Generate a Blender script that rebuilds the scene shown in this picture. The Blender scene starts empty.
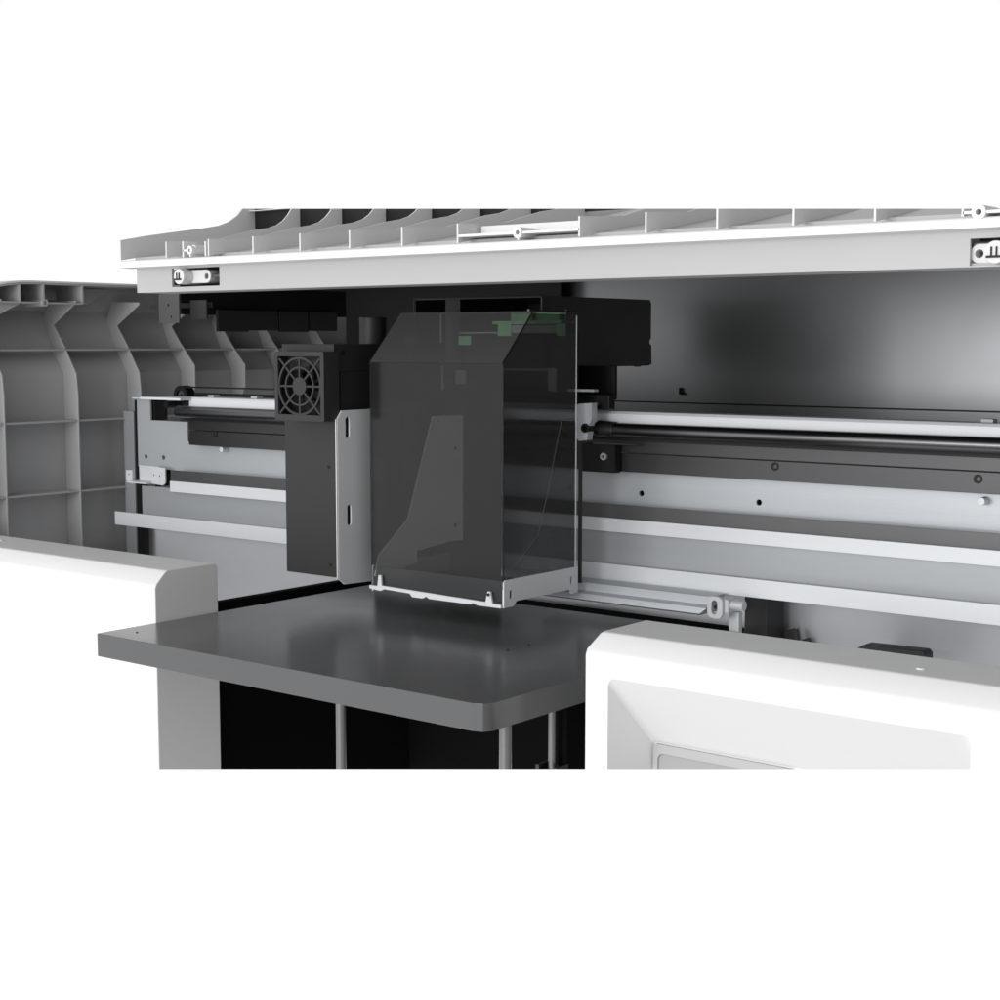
import bpy, bmesh, math, random
import numpy as np
from mathutils import Vector, Matrix
from mathutils.geometry import tessellate_polygon
random.seed(4)
S = bpy.context.scene
COL = S.collection
EYE = Vector((0.0, 0.0, 1.30))          # the printer is laid out relative to the eye, then lifted to bench height

# ------------------------------------------------------------------ camera
F = 1548.0
YAW, PIT = math.radians(38.3), math.radians(5.8)
cam_d = bpy.data.cameras.new('camera'); cam = bpy.data.objects.new('camera', cam_d); COL.objects.link(cam)
cam.location = EYE
cam.rotation_euler = (math.radians(90) - PIT, 0, YAW)
cam_d.sensor_width = 36.0; cam_d.lens = 36.0 * F / 1000.0
cam_d.clip_start = 0.01; cam_d.clip_end = 100
S.camera = cam

# ------------------------------------------------------------------ world: white photo studio
W = bpy.data.worlds.new('World'); S.world = W; W.use_nodes = True
nt = W.node_tree; nt.nodes.clear()
out = nt.nodes.new('ShaderNodeOutputWorld'); bg = nt.nodes.new('ShaderNodeBackground')
tc = nt.nodes.new('ShaderNodeTexCoord')
def lobe(direction, lo, hi, strength):
    """a broad soft light of the studio surround: full inside hi (cosine), gone outside lo"""
    d = Vector(direction).normalized()
    dot = nt.nodes.new('ShaderNodeVectorMath'); dot.operation = 'DOT_PRODUCT'; dot.inputs[1].default_value = d
    nt.links.new(tc.outputs['Generated'], dot.inputs[0])
    mr = nt.nodes.new('ShaderNodeMapRange'); mr.interpolation_type = 'SMOOTHSTEP'
    mr.inputs[1].default_value = lo; mr.inputs[2].default_value = hi; mr.inputs[3].default_value = 0; mr.inputs[4].default_value = strength
    nt.links.new(dot.outputs['Value'], mr.inputs[0]); return mr.outputs[0]
def add(a, b):
    n = nt.nodes.new('ShaderNodeMath'); n.operation = 'ADD'
    for k, v in enumerate((a, b)):
        if isinstance(v, float): n.inputs[k].default_value = v
        else: nt.links.new(v, n.inputs[k])
    return n.outputs[0]
AMB = 0.20
tot = add(add(add(lobe((-0.60, -0.80, -0.08), .05, .70, .88), lobe((0.78, -0.60, 0.05), .15, .85, .45)), lobe((-0.62, 0.785, -0.08), .48, .80, 1.02-AMB)), AMB)
nt.links.new(tot, bg.inputs[0])
bg.inputs[1].default_value = 1.0
nt.links.new(bg.outputs[0], out.inputs[0])

# ------------------------------------------------------------------ studio lamps
def softbox(name, loc, target, size, power, col=(1, 1, 1)):
    d = bpy.data.lights.new(name, 'AREA'); d.shape = 'RECTANGLE'; d.size, d.size_y = size; d.energy = power; d.color = col
    o = bpy.data.objects.new(name, d); COL.objects.link(o)
    o.location = Vector(loc) + EYE
    o.rotation_euler = (Vector(target) + EYE - o.location).to_track_quat('-Z', 'Y').to_euler()
    return o
softbox('softbox_lamp', (-1.25, -2.5, 0.15), (-1.1, 1.3, -0.15), (2.0, 1.1), 64)
S.view_settings.view_transform = 'Standard'
S.view_settings.look = 'None'
S.view_settings.exposure = 0.0
S.view_settings.gamma = 1.0
S.cycles.max_bounces = 8
S.cycles.transparent_max_bounces = 16
S.cycles.use_denoising = True

# ------------------------------------------------------------------ measuring helper: a photo point on a plane of the printer
fw = np.array([-math.sin(YAW)*math.cos(PIT), math.cos(YAW)*math.cos(PIT), -math.sin(PIT)])
rt = np.array([math.cos(YAW), math.sin(YAW), 0.0]); upv = np.cross(rt, fw)
def ray(px, py): return fw + rt*(px-500)/F - upv*(py-500)/F
def at(px, py, ax, v):
    r = ray(px, py); return r*(v/r['xyz'.index(ax)])
def zy(px, py, y): return float(at(px, py, 'y', y)[2])
def xy(px, y): return float(at(px, 450, 'y', y)[0])
def xr(px, py, y): return float(at(px, py, 'y', y)[0])
def zx(px, py, x): return float(at(px, py, 'x', x)[2])
def yx(px, x): return float(at(px, 450, 'x', x)[1])

# ------------------------------------------------------------------ materials
def mat(name, col, rough=0.45, metal=0.0, spec=0.5, bump=0.0, bscale=400, stretch=(1, 1, 1), var=0.04, vscale=6, coat=0.0, rvar=0.06):
    m = bpy.data.materials.new(name); m.use_nodes = True; n = m.node_tree; b = n.nodes['Principled BSDF']
    b.inputs['Roughness'].default_value = rough; b.inputs['Metallic'].default_value = metal
    b.inputs['Specular IOR Level'].default_value = spec; b.inputs['Coat Weight'].default_value = coat
    t = n.nodes.new('ShaderNodeTexCoord'); mp = n.nodes.new('ShaderNodeMapping'); mp.inputs['Scale'].default_value = stretch
    n.links.new(t.outputs['Object'], mp.inputs[0])
    no = n.nodes.new('ShaderNodeTexNoise'); no.inputs['Scale'].default_value = vscale; no.inputs['Detail'].default_value = 5
    n.links.new(mp.outputs[0], no.inputs['Vector'])
    r = n.nodes.new('ShaderNodeValToRGB')
    r.color_ramp.elements[0].position = .3; r.color_ramp.elements[1].position = .7
    r.color_ramp.elements[0].color = tuple(c*(1-var) for c in col)+(1,); r.color_ramp.elements[1].color = tuple(min(1, c*(1+var)) for c in col)+(1,)
    n.links.new(no.outputs['Fac'], r.inputs[0]); n.links.new(r.outputs[0], b.inputs['Base Color'])
    ro = n.nodes.new('ShaderNodeMapRange'); ro.inputs[3].default_value = max(0, rough-rvar); ro.inputs[4].default_value = rough+rvar
    n2 = n.nodes.new('ShaderNodeTexNoise'); n2.inputs['Scale'].default_value = vscale*3
    n.links.new(mp.outputs[0], n2.inputs['Vector']); n.links.new(n2.outputs['Fac'], ro.inputs[0]); n.links.new(ro.outputs[0], b.inputs['Roughness'])
    if bump:
        n3 = n.nodes.new('ShaderNodeTexNoise'); n3.inputs['Scale'].default_value = bscale; n3.inputs['Detail'].default_value = 3
        n.links.new(mp.outputs[0], n3.inputs['Vector'])
        bp = n.nodes.new('ShaderNodeBump'); bp.inputs['Strength'].default_value = bump; bp.inputs['Distance'].default_value = 0.0004
        n.links.new(n3.outputs['Fac'], bp.inputs['Height']); n.links.new(bp.outputs[0], b.inputs['Normal'])
    return m
M = {}
M['white'] = mat('white_plastic', (.735, .735, .735), .42, bump=.12, bscale=900, var=.01)
M['lid'] = mat('lid_plastic', (.66, .66, .665), .5, bump=.1, bscale=900, var=.015)
M['beam'] = mat('beam_enamel', (.42, .42, .425), .45, bump=.08, bscale=900, var=.01)
M['shell'] = mat('grey_moulded_plastic', (.40, .40, .405), .5, bump=.35, bscale=700, var=.05)
M['steel'] = mat('zinc_sheet_steel', (.47, .495, .52), .40, metal=.25, bump=.12, bscale=260, stretch=(.12, 1, 3), var=.05)
M['steel_v'] = mat('galvanised_plate', (.40, .415, .435), .42, metal=.35, bump=.15, bscale=300, stretch=(3, 1, .15), var=.05)
M['backsteel'] = mat('brushed_back_panel', (.235, .239, .246), .31, metal=.65, bump=.03, bscale=900, stretch=(1, 1, 1), var=.03, rvar=.02)
M['strip'] = mat('satin_aluminium', (.68, .70, .725), .45, metal=.05, bump=.08, bscale=260, stretch=(.1, 1, 3), var=.03)
M['rod'] = mat('polished_dark_rod', (.12, .12, .125), .28, metal=1, var=.05, stretch=(.1, 1, 1))
M['bar'] = mat('dark_anodised_bar', (.062, .062, .064), .36, metal=.8, bump=.08, bscale=260, stretch=(.1, 1, 3), var=.05)
M['sheet'] = mat('pale_sheet_metal', (.50, .52, .545), .42, metal=.1, bump=.1, bscale=260, stretch=(.3, 1, 1), var=.04)
M['screen'] = mat('grey_screen', (.34, .34, .345), .3, var=.01)
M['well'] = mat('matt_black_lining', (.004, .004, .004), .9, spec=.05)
M['web'] = mat('web_sheet_steel', (.35, .365, .38), .42, metal=.2, bump=.12, bscale=260, stretch=(.12, 1, 3), var=.05)
M['wing'] = mat('white_coated_sheet', (.72, .735, .75), .45, var=.02)
M['lid_shaded'] = mat('lid_plastic_shaded', (.44, .44, .445), .5, bump=.1, bscale=900, var=.015)  # same plastic as the ribs, darkened so its colour carries the shade
M['recess'] = mat('recess_steel', (.095, .095, .098), .4, metal=.4, var=.05)
M['dark'] = mat('charcoal_plastic', (.026, .026, .027), .48, spec=.3, bump=.2, bscale=900, var=.05)
M['fan'] = mat('fan_guard_plastic', (.030, .030, .031), .5, spec=.3, bump=.15, bscale=900)
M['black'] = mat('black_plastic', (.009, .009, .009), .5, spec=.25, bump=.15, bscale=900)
M['blackbox'] = mat('black_powder_coat', (.022, .022, .023), .38, bump=.3, bscale=900)
M['bed'] = mat('grey_bed_laminate', (.096, .097, .100), .21, spec=.4, bump=.05, bscale=700, var=.03, rvar=.03)
M['chrome'] = mat('chromed_post', (.19, .19, .19), .3, metal=.6, var=.02)
M['green'] = mat('green_circuit_board', (.36, .85, .40), .4, var=.15, vscale=60)
M['panelgrey'] = mat('grey_control_panel', (.42, .42, .425), .4, var=.02)
M['paleedge'] = mat('pale_acrylic_edge', (.55, .56, .57), .4, var=.02)

def smoke_glass(name, trans, alb, rough=.10, spec=.5):
    m = bpy.data.materials.new(name); m.use_nodes = True; n = m.node_tree
    b = n.nodes['Principled BSDF']; b.inputs['Base Color'].default_value = alb+(1,); b.inputs['Roughness'].default_value = rough; b.inputs['Specular IOR Level'].default_value = spec
    t = n.nodes.new('ShaderNodeBsdfTransparent'); t.inputs[0].default_value = (1, 1, 1, 1)
    mx = n.nodes.new('ShaderNodeMixShader')
    t2 = n.nodes.new('ShaderNodeTexCoord'); no = n.nodes.new('ShaderNodeTexNoise'); no.inputs['Scale'].default_value = 9
    n.links.new(t2.outputs['Object'], no.inputs['Vector'])
    r = n.nodes.new('ShaderNodeMapRange'); r.inputs[3].default_value = trans*.93; r.inputs[4].default_value = trans*1.07
    n.links.new(no.outputs['Fac'], r.inputs[0]); n.links.new(r.outputs[0], mx.inputs[0])
    n.links.new(b.outputs[0], mx.inputs[1]); n.links.new(t.outputs[0], mx.inputs[2])
    n.links.new(mx.outputs[0], n.nodes['Material Output'].inputs[0])
    return m
M['glass'] = smoke_glass('smoked_acrylic', .35, (.030, .030, .031))
M['frontglass'] = smoke_glass('dense_smoked_acrylic', .52, (.024, .024, .025), .14, .5)
M['slopeglass'] = smoke_glass('sloped_smoked_acrylic', .58, (.115, .115, .117), .14)
M['clear'] = smoke_glass('thin_clear_acrylic', .93, (.05, .05, .05))

# ------------------------------------------------------------------ mesh helpers (coordinates relative to the eye)
def new(): return bmesh.new()
def box(bm, x0, x1, y0, y1, z0, z1):
    v = [bm.verts.new((x, y, z)) for x in (x0, x1) for y in (y0, y1) for z in (z0, z1)]
    for f in ((0,1,3,2),(4,6,7,5),(0,4,5,1),(2,3,7,6),(0,2,6,4),(1,5,7,3)): bm.faces.new([v[i] for i in f])
def plate(bm, outer, a0, a1, ax, holes=()):
    """flat polygon with holes, thickened from a0 to a1 along ax; 2D points are the two other axes in xyz order"""
    def P(p, a):
        return {'x': (a, p[0], p[1]), 'y': (p[0], a, p[1]), 'z': (p[0], p[1], a)}[ax]
    loops = [list(outer)] + [list(h) for h in holes]
    flat = [p for l in loops for p in l]
    A = [bm.verts.new(P(p, a0)) for p in flat]; B = [bm.verts.new(P(p, a1)) for p in flat]
    if not holes:
        bm.faces.new(A); bm.faces.new(B[::-1])
    else:
        for t in tessellate_polygon([[Vector((p[0], p[1], 0)) for p in l] for l in loops]):
            try: bm.faces.new([A[i] for i in t]); bm.faces.new([B[i] for i in t[::-1]])
            except ValueError: pass
    o = 0
    for l in loops:
        k = len(l)
        for i in range(k):
            j = (i+1) % k; bm.faces.new([A[o+i], A[o+j], B[o+j], B[o+i]])
        o += k
def circ(cx, cy, r, n=20, ry=None):
    return [(cx+r*math.cos(2*math.pi*i/n), cy+(ry or r)*math.sin(2*math.pi*i/n)) for i in range(n)]
def slot(cx, cy, r, h, n=8):
    return [(cx+r*math.cos(a), cy+h+r*math.sin(a)) for a in [math.pi*i/n for i in range(n+1)]] + \
           [(cx-r*math.cos(a), cy-h-r*math.sin(a)) for a in [math.pi*i/n for i in range(n+1)]]
def rrect(x0, x1, y0, y1, r, n=5):
    p = []
    for cx, cy, a in ((x1-r, y1-r, 0), (x0+r, y1-r, 90), (x0+r, y0+r, 180), (x1-r, y0+r, 270)):
        for i in range(n+1):
            t = math.radians(a+90*i/n); p.append((cx+r*math.cos(t), cy+r*math.sin(t)))
    return p
def tube(bm, p0, p1, r0, r1=None, n=24):
    p0, p1 = Vector(p0), Vector(p1); r1 = r0 if r1 is None else r1
    q = (p1-p0).to_track_quat('Z', 'Y')
    A = [bm.verts.new(p0+q@Vector((r0*math.cos(2*math.pi*i/n), r0*math.sin(2*math.pi*i/n), 0))) for i in range(n)]
    B = [bm.verts.new(p1+q@Vector((r1*math.cos(2*math.pi*i/n), r1*math.sin(2*math.pi*i/n), 0))) for i in range(n)]
    bm.faces.new(A[::-1]); bm.faces.new(B)
    for i in range(n): bm.faces.new([A[i], A[(i+1) % n], B[(i+1) % n], B[i]])
def ring(bm, c, ax, r0, r1, d0, d1, n=32):
    plate(bm, circ(c[0], c[1], r1, n), d0, d1, ax, [circ(c[0], c[1], r0, n)])
def rowplane(py):
    n = np.cross(ray(0, py), ray(1000, py)); n = n/np.linalg.norm(n)
    return Vector(n) if n[2] > 0 else -Vector(n)
def cut(bm, top=None, bottom=None):
    """cutaway: the machine is only built as far as the picture of it reaches"""
    if top:
        bmesh.ops.holes_fill(bm, edges=bmesh.ops.bisect_plane(bm, geom=bm.verts[:]+bm.edges[:]+bm.faces[:], plane_co=(0,0,0), plane_no=rowplane(top), clear_outer=True)['geom_cut'] and [e for e in bm.edges if e.is_boundary], sides=0)
    if bottom:
        bmesh.ops.holes_fill(bm, edges=bmesh.ops.bisect_plane(bm, geom=bm.verts[:]+bm.edges[:]+bm.faces[:], plane_co=(0,0,0), plane_no=rowplane(bottom), clear_inner=True)['geom_cut'] and [e for e in bm.edges if e.is_boundary], sides=0)
def link(name, bm, m, parent, bev=0.0, seg=2, smooth=True, label=None, top=None, bottom=None, wn=False):
    bmesh.ops.recalc_face_normals(bm, faces=bm.faces[:])
    if bev:
        bmesh.ops.dissolve_limit(bm, angle_limit=math.radians(1), verts=bm.verts[:], edges=bm.edges[:])
        ed = [e for e in bm.edges if len(e.link_faces) == 2 and e.calc_face_angle(0) > math.radians(28)]
        bmesh.ops.bevel(bm, geom=ed, offset=bev, segments=seg, profile=.5, affect='EDGES', clamp_overlap=True)
    if top or bottom: cut(bm, top, bottom)
    bmesh.ops.recalc_face_normals(bm, faces=bm.faces[:])
    if not bm.verts: print('EMPTY', name); bm.free(); return None
    co = [v.co.copy() for v in bm.verts]
    c = Vector([(min(v[i] for v in co)+max(v[i] for v in co))/2 for i in range(3)])
    bmesh.ops.translate(bm, verts=bm.verts[:], vec=-c)
    me = bpy.data.meshes.new(name); bm.to_mesh(me); bm.free()
    me.materials.append(M[m])
    if smooth:
        me.polygons.foreach_set('use_smooth', [True]*len(me.polygons))
        me.set_sharp_from_angle(angle=math.radians(32))
    o = bpy.data.objects.new(name, me); COL.objects.link(o)
    if bev or wn:
        w = o.modifiers.new('weighted_normals', 'WEIGHTED_NORMAL'); w.weight = 100; w.keep_sharp = True
    wl = c + EYE
    pw = Vector((0, 0, 0)); p = parent
    while p is not None: pw += p.location; p = p.parent
    o.parent = parent; o.location = wl - pw
    if label: o['label'] = label
    return o
def thing(name, loc, label, cat):
    o = bpy.data.objects.new(name, None); COL.objects.link(o); o.empty_display_size = .05
    o.location = Vector(loc)+EYE; o['label'] = label; o['category'] = cat
    return o
def copy_part(o, parent, delta):
    c = o.copy(); COL.objects.link(c); c.parent = parent; c.location = o.location + Vector(delta); return c

XR = 0.12                                # right end of the machine, outside the photo
body = thing('flatbed_printer', (-0.9, 1.45, -0.75), 'white and grey flatbed printer opened to show steel rails, ribbed side shell and raised lid', 'printer')
car = thing('print_carriage', (-1.15, 1.3, -0.27), 'dark carriage with smoked acrylic hood and fan hanging over the grey bed', 'print carriage')
bed = thing('print_bed', (-1.05, 1.2, -0.6), 'flat dark grey print bed on thin metal posts between the white covers', 'print bed')

# ================================================================== BED
ZT = -.30
zb = zx(100, 656, -1.309)
bm = new()
x0, x1, y0, y1 = -1.310, -.793, .984, 1.40
r = .014
pts = [(x0, y0), (x1-r, y0), (x1-r*.35, y0+r*.25), (x1, y0+r), (x1, y1), (x0, y1)]
plate(bm, pts, zb, ZT, 'z')
top = link('bed_top', bm, 'bed', bed, bev=.0006)
for px, py in ((137, 632.5), (508, 650), (529, 645)):
    p = at(px, py, 'z', ZT); bm = new(); tube(bm, (p[0], p[1], ZT-.0005), (p[0], p[1], ZT+.0006), .0011, n=12); link('screw_head', bm, 'black', top)
for px, yy, rr in ((338, 1.045, .0048), (505.5, 1.05, .0056), (553, 1.16, .0036)):
    bm = new(); X = xy(px, yy); tube(bm, (X, yy, zb), (X, yy, -.62), rr); link('lift_post', bm, 'chrome', bed, bottom=769)
# collar of the rear post
bm = new(); X = xy(553, 1.16); Z = zy(553, 766, 1.16)
ring(bm, (X, 1.16), 'z', .0037, .0125, Z-.010, Z-.002)
box(bm, X-.012, X-.008, 1.15, 1.17, Z-.004, Z+.002); box(bm, X+.008, X+.012, 1.15, 1.17, Z-.004, Z+.002)
link('post_collar', bm, 'bar', bed, bottom=769)

# ================================================================== BODY: front covers
YF = 1.077
def cover_profile():
    z1 = zx(163, 571, -1.33); z0 = zx(152, 584, -1.33)
    return [(YF, -.66), (YF, z0-.006), (YF+.002, z0-.001), (YF+.015, z1-.0012), (YF+.019, z1), (1.163, z1), (1.167, z1-.004), (1.167, -.66)]
bm = new(); plate(bm, cover_profile(), -1.96, -1.33, 'x')
lc = link('front_cover', bm, 'white', body, bev=.0012, seg=3, bottom=769, label='white front cover at the left of the bed')
# right cover with funnel-shaped control recess (boolean)
zt = zx(163, 571, -1.33); xl = xy(586, YF)
bm = new(); plate(bm, cover_profile(), xl, XR, 'x')
bmesh.ops.recalc_face_normals(bm, faces=bm.faces[:])
# slanted outer left corner of the top
for v in bm.verts:
    if v.co.x < xl+.001 and v.co.z > -.5 and v.co.y > YF-.001:
        if abs(v.co.z-(zt)) < .008: v.co.x += .006
me = bpy.data.meshes.new('front_cover')
ed = [e for e in bm.edges if e.calc_face_angle(0) > math.radians(28)]
bmesh.ops.bevel(bm, geom=ed, offset=.002, segments=3, profile=.5, affect='EDGES', clamp_overlap=True)
bm.to_mesh(me); bm.free(); tmp = bpy.data.objects.new('front_cover', me); COL.objects.link(tmp)
o0 = at(608, 678, 'y', YF); o1 = at(971, 738, 'y', YF); i0 = at(654, 741, 'y', YF+.055)
ox0, oz1, ox1 = float(o0[0]), float(o0[2]), float(o1[0])
ix0, iz1 = float(i0[0]), float(i0[2])
ix1 = ox1-.003; izb = -.60; ozb = -.70
def loop(x0, x1, z0, z1, r, y): return [(a, y, b) for a, b in rrect(x0, x1, z0, z1, r, 6)]
bmc = new()
k = (ox0-ix0)/.055; kz = (oz1-iz1)/.055; kx = (ox1-ix1)/.055
e = .012
L0 = loop(ox0+k*e, ox1+kx*e, ozb-e, oz1+kz*e, .008, YF-e)
L1 = loop(ix0, ix1, izb, iz1, .004, YF+.055)
A = [bmc.verts.new(p) for p in L0]; B = [bmc.verts.new(p) for p in L1]
bmc.faces.new(A); bmc.faces.new(B[::-1])
for i in range(len(A)): bmc.faces.new([A[i], A[(i+1) % len(A)], B[(i+1) % len(A)], B[i]])
bmesh.ops.recalc_face_normals(bmc, faces=bmc.faces[:])
mc = bpy.data.meshes.new('cutter'); bmc.to_mesh(mc); bmc.free(); oc = bpy.data.objects.new('cutter', mc); COL.objects.link(oc)
md = tmp.modifiers.new('b', 'BOOLEAN'); md.operation = 'DIFFERENCE'; md.solver = 'EXACT'; md.object = oc
dg = bpy.context.evaluated_depsgraph_get(); ev = tmp.evaluated_get(dg)
bm = new(); bm.from_mesh(ev.to_mesh())
bpy.data.objects.remove(tmp); bpy.data.objects.remove(oc)
# soften the mouth of the recess
ed = [e_ for e_ in bm.edges if len(e_.link_faces) == 2 and e_.calc_face_angle(0) > math.radians(15) and all(abs(v.co.y-YF) < 1e-4 for v in e_.verts) and all(ox0-.01 < v.co.x < ox1+.01 and v.co.z < oz1+.01 for v in e_.verts)]
bmesh.ops.bevel(bm, geom=ed, offset=.0025, segments=4, profile=.5, affect='EDGES', clamp_overlap=True)
rc = link('front_cover', bm, 'white', body, bottom=769, wn=True, label='white front cover with sunken control panel at the right of the bed')
# control panel plate and screen inside the recess
bm = new(); plate(bm, rrect(ix0+.001, ix1-.001, izb, iz1-.001, .004), YF+.0515, YF+.0545, 'y', [rrect(ix0+.006, ix1-.006, izb+.006, iz1-.009, .006)])
cp = link('control_panel', bm, 'panelgrey', rc, bev=.0004, bottom=769)
bm = new(); plate(bm, rrect(ix0+.0062, ix1-.0062, izb+.0062, iz1-.0092, .006), YF+.0530, YF+.0542, 'y'); link('display', bm, 'screen', rc, bottom=769)
p = at(921, 669, 'z', zt)
bm = new(); plate(bm, circ(p[0], p[1], .0036), zt-.0005, zt+.0012, 'z'); link('screw_cap', bm, 'white', rc, bev=.0002)
p = at(1, 540.5, 'z', zt)
bm = new(); plate(bm, circ(p[0], p[1], .0036), zt-.0005, zt+.0012, 'z'); link('screw_cap', bm, 'strip', lc, bev=.0002)

# black well under the bed
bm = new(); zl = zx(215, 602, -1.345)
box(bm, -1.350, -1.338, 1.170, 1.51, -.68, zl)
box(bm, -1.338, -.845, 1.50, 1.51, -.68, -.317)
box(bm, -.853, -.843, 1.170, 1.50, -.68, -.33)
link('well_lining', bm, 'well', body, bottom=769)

# ================================================================== BODY: moulded side shell with ribs
def sx(z):   # x of the rib tips at a height
    if z <= -.045: return -1.900
    return -1.900 - (z+.045)*.74
ZL0 = -.55
ys_rib = [yx(p, -1.9) for p in (5, 79, 142, 196, 246)]
sp = .107
ys_rib = [ys_rib[0]-sp] + ys_rib + [ys_rib[-1]+sp*.9, ys_rib[-1]+sp*2, ys_rib[-1]+sp*3]
zr0 = zx(50, 303, -1.9); zr1 = zx(50, 283, -1.9)
bm = new(); DP = .033
prof_in = [(-1.9-DP, ZL0), (-1.9-DP, -.045), (sx(.03)-DP, .03), (-1.975, zr1-.006)]
sk = prof_in + [(-1.962, zr1-.0025), (-1.9, zr1-.0025), (-1.9, zr1), (-1.965, zr1), (-1.995, zr1-.014), (-1.9-DP-.006, -.05), (-1.9-DP-.006, ZL0)]
stations = [(1.18, .034), (1.215, .021), (1.243, .0125), (1.268, .0070), (1.292, .0028), (1.312, .0006), (1.328, 0), (2.10, 0)]
rows_ = [[bm.verts.new((p[0], y_, p[1]-(d_ if p[1] > .04 else 0))) for p in sk] for y_, d_ in stations]
bm.faces.new(rows_[0]); bm.faces.new(rows_[-1][::-1])
for a_, b_ in zip(rows_, rows_[1:]):
    for i in range(len(sk)):
        j = (i+1) % len(sk); bm.faces.new([a_[i], a_[j], b_[j], b_[i]])
sh = link('side_shell', bm, 'shell', body, label='dark grey moulded side shell with a grid of ribs inside')
for yr in ys_rib:
    bm = new()
    zlow = ZL0 if yr < 1.6 else -.062
    dp = .7
    if yr < 1.6:
        pr_ = [(-1.9-DP, ZL0), (-1.9, ZL0), (-1.9, -.075), (-1.903, -.045), (sx(0), 0), (sx(.028), .026), (-1.9, zr0), (-1.9, zr0+.004), (-1.965, zr0+.006), (sx(.026)-DP, .024), (-1.9-DP, -.045)]
    else:
        pr_ = [(-1.9-DP, ZL0), (-1.9-.016, ZL0), (-1.9-.016, -.10), (-1.9, -.07), (-1.9, -.035), (sx(0), 0), (sx(.028), .026), (-1.9, zr0), (-1.9, zr0+.004), (-1.965, zr0+.006), (sx(.026)-DP, .024), (-1.9-DP, -.045)]
    plate(bm, pr_, yr, yr+.0028, 'y')
    link('shell_rib', bm, 'shell', sh, bev=.0006, seg=1)
for zz, pxs in ((zx(60, 350, -1.92), 0), (zx(60, 421.5, -1.9), 0), (zx(60, 493, -1.9), 0), (zx(60, 565, -1.9), 0)):
    bm = new(); dx = sx(zz)
    box(bm, dx-DP, dx-.0008, 1.18, 1.62 if zz < -.05 else 2.08, zz-.0015, zz+.0015)
    link('shell_rib', bm, 'shell', sh, bev=.0004, seg=1)
# rim: flange with pockets and boss
bm = new(); ya, yb_, yc_ = yx(25, -1.9), yx(48.5, -1.9), yx(87, -1.9)
box(bm, -1.962, -1.9, 1.20, yc_, zr0-.0012, zr0+.0012)
for y in (ya, yb_, yc_): box(bm, -1.962, -1.9, y-.0012, y+.0012, zr0+.0012, zr1-.0025)
link('rim_pocket', bm, 'shell', sh)
bm = new(); ring(bm, (yb_, zr0), 'x', .0026, .0052, -1.94, -1.897, 20); link('screw_boss', bm, 'shell', sh)
# sloped rim section behind the pockets and dark under-lid ledge
bm = new(); plate(bm, [(yc_+.002, zr1-.004), (yc_+.002, zr0), (yc_+.05, zr0), (yx(137, -1.9), zr1-.005)], -1.960, -1.957, 'x'); link('rim_web', bm, 'shell', sh)
bm = new()
for i, yy in enumerate((1.735, 1.80, 1.87, 1.94)):
    box(bm, -1.895, -1.890, yy-.066, yy-.001, .018+.002*(i % 2), .052)
link('ledge_block', bm, 'dark', body)
bm = new(); box(bm, -1.8995, -1.8965, 1.60, 2.09, .044, .1025); link('shade_sheet', bm, 'black', body)  # black sheet added in place of the shade under the lid
# bright cap along the top of the shell
bm = new(); plate(bm, [(y_, zr1-d_+.0002) for y_, d_ in stations]+[(y_, zr1-d_+.0028) for y_, d_ in stations[::-1]], -1.965, -1.899, 'x')
link('shell_cap', bm, 'white', sh)
# front corner of the shell, curved
bm = new(); plate(bm, [(1.19, -.02), (1.19, .02), (1.215, .04), (1.25, zr0), (ya+.002, zr0), (ya+.002, zr0-.002), (1.268, .034), (1.252, .018), (1.247, -.02)], -1.925, -1.905, 'x'); link('corner_web', bm, 'shell', sh)
# uprights between shell and frame
bm = new(); box(bm, xy(124, 1.49), xy(134, 1.49), 1.49, 1.50, -.6, zy(130, 411, 1.49)); link('upright', bm, 'steel_v', body, bev=.001)
bm = new(); box(bm, xy(134.2, 1.49), xy(142, 1.49), 1.492, 1.50, -.6, zy(137, 400, 1.49)); link('upright', bm, 'black', body, bev=.001)

# ================================================================== BODY: back structure
# roof and back panel
YB = 1.80
xw0 = xy(360, YB)
zbl = zy(780, 405, YB)
bm = new(); box(bm, xw0, XR, YB, YB+.004, zbl, .1028); bp = link('back_panel', bm, 'backsteel', body)
bm = new(); box(bm, xw0+.001, xy(560, YB-.03), YB-.03, YB-.026, zbl, .1028); link('darkening_plate', bm, 'black', bp)  # black plate added to darken the left part of the back panel
bm = new(); box(bm, xw0, XR, YB+.0, YB+.004, zbl-.080, zbl-.0018); link('panel_lip', bm, 'backsteel', bp, bev=.0004); bm = new(); box(bm, xw0, XR, YB+.006, YB+.008, zbl-.05, zbl+.01); link('seam_backing', bm, 'black', bp)
for px, py in ((683, 392),):
    p = at(px, py, 'y', YB); bm = new(); plate(bm, [(p[0]-.003, p[2]-.003), (p[0]+.002, p[2]-.004), (p[0]+.003, p[2]-.001), (p[0]-.0015, p[2]), (p[0]-.002, p[2]+.006), (p[0]-.003, p[2]+.006)], YB-.006, YB, 'y'); link('panel_tab', bm, 'black', bp)
bm = new(); plate(bm, [(-1.44, 1.30), (XR, 1.30), (XR, 2.10), (-1.90, 2.10), (-1.90, 1.52), (-1.44, 1.52)], .103, .107, 'z'); link('roof_panel', bm, 'recess', body)
bm = new(); plate(bm, [(1.156, .072), (1.156, .075), (1.298, .106), (1.298, .103)], -1.44, XR, 'x'); link('roof_apron', bm, 'recess', body)
bm = new(); box(bm, -1.900, -1.896, 1.53, 2.10, zr1+.0030, .1028); link('side_closure', bm, 'recess', body)
bm = new(); box(bm, -1.896, XR, 2.096, 2.10, -.05, .1028); link('back_closure', bm, 'black', body)
bm = new(); bm = new(); box(bm, xw0-.003, xw0-.0005, YB+.001, 2.0, .0, .102); link('panel_return', bm, 'black', bp)

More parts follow.
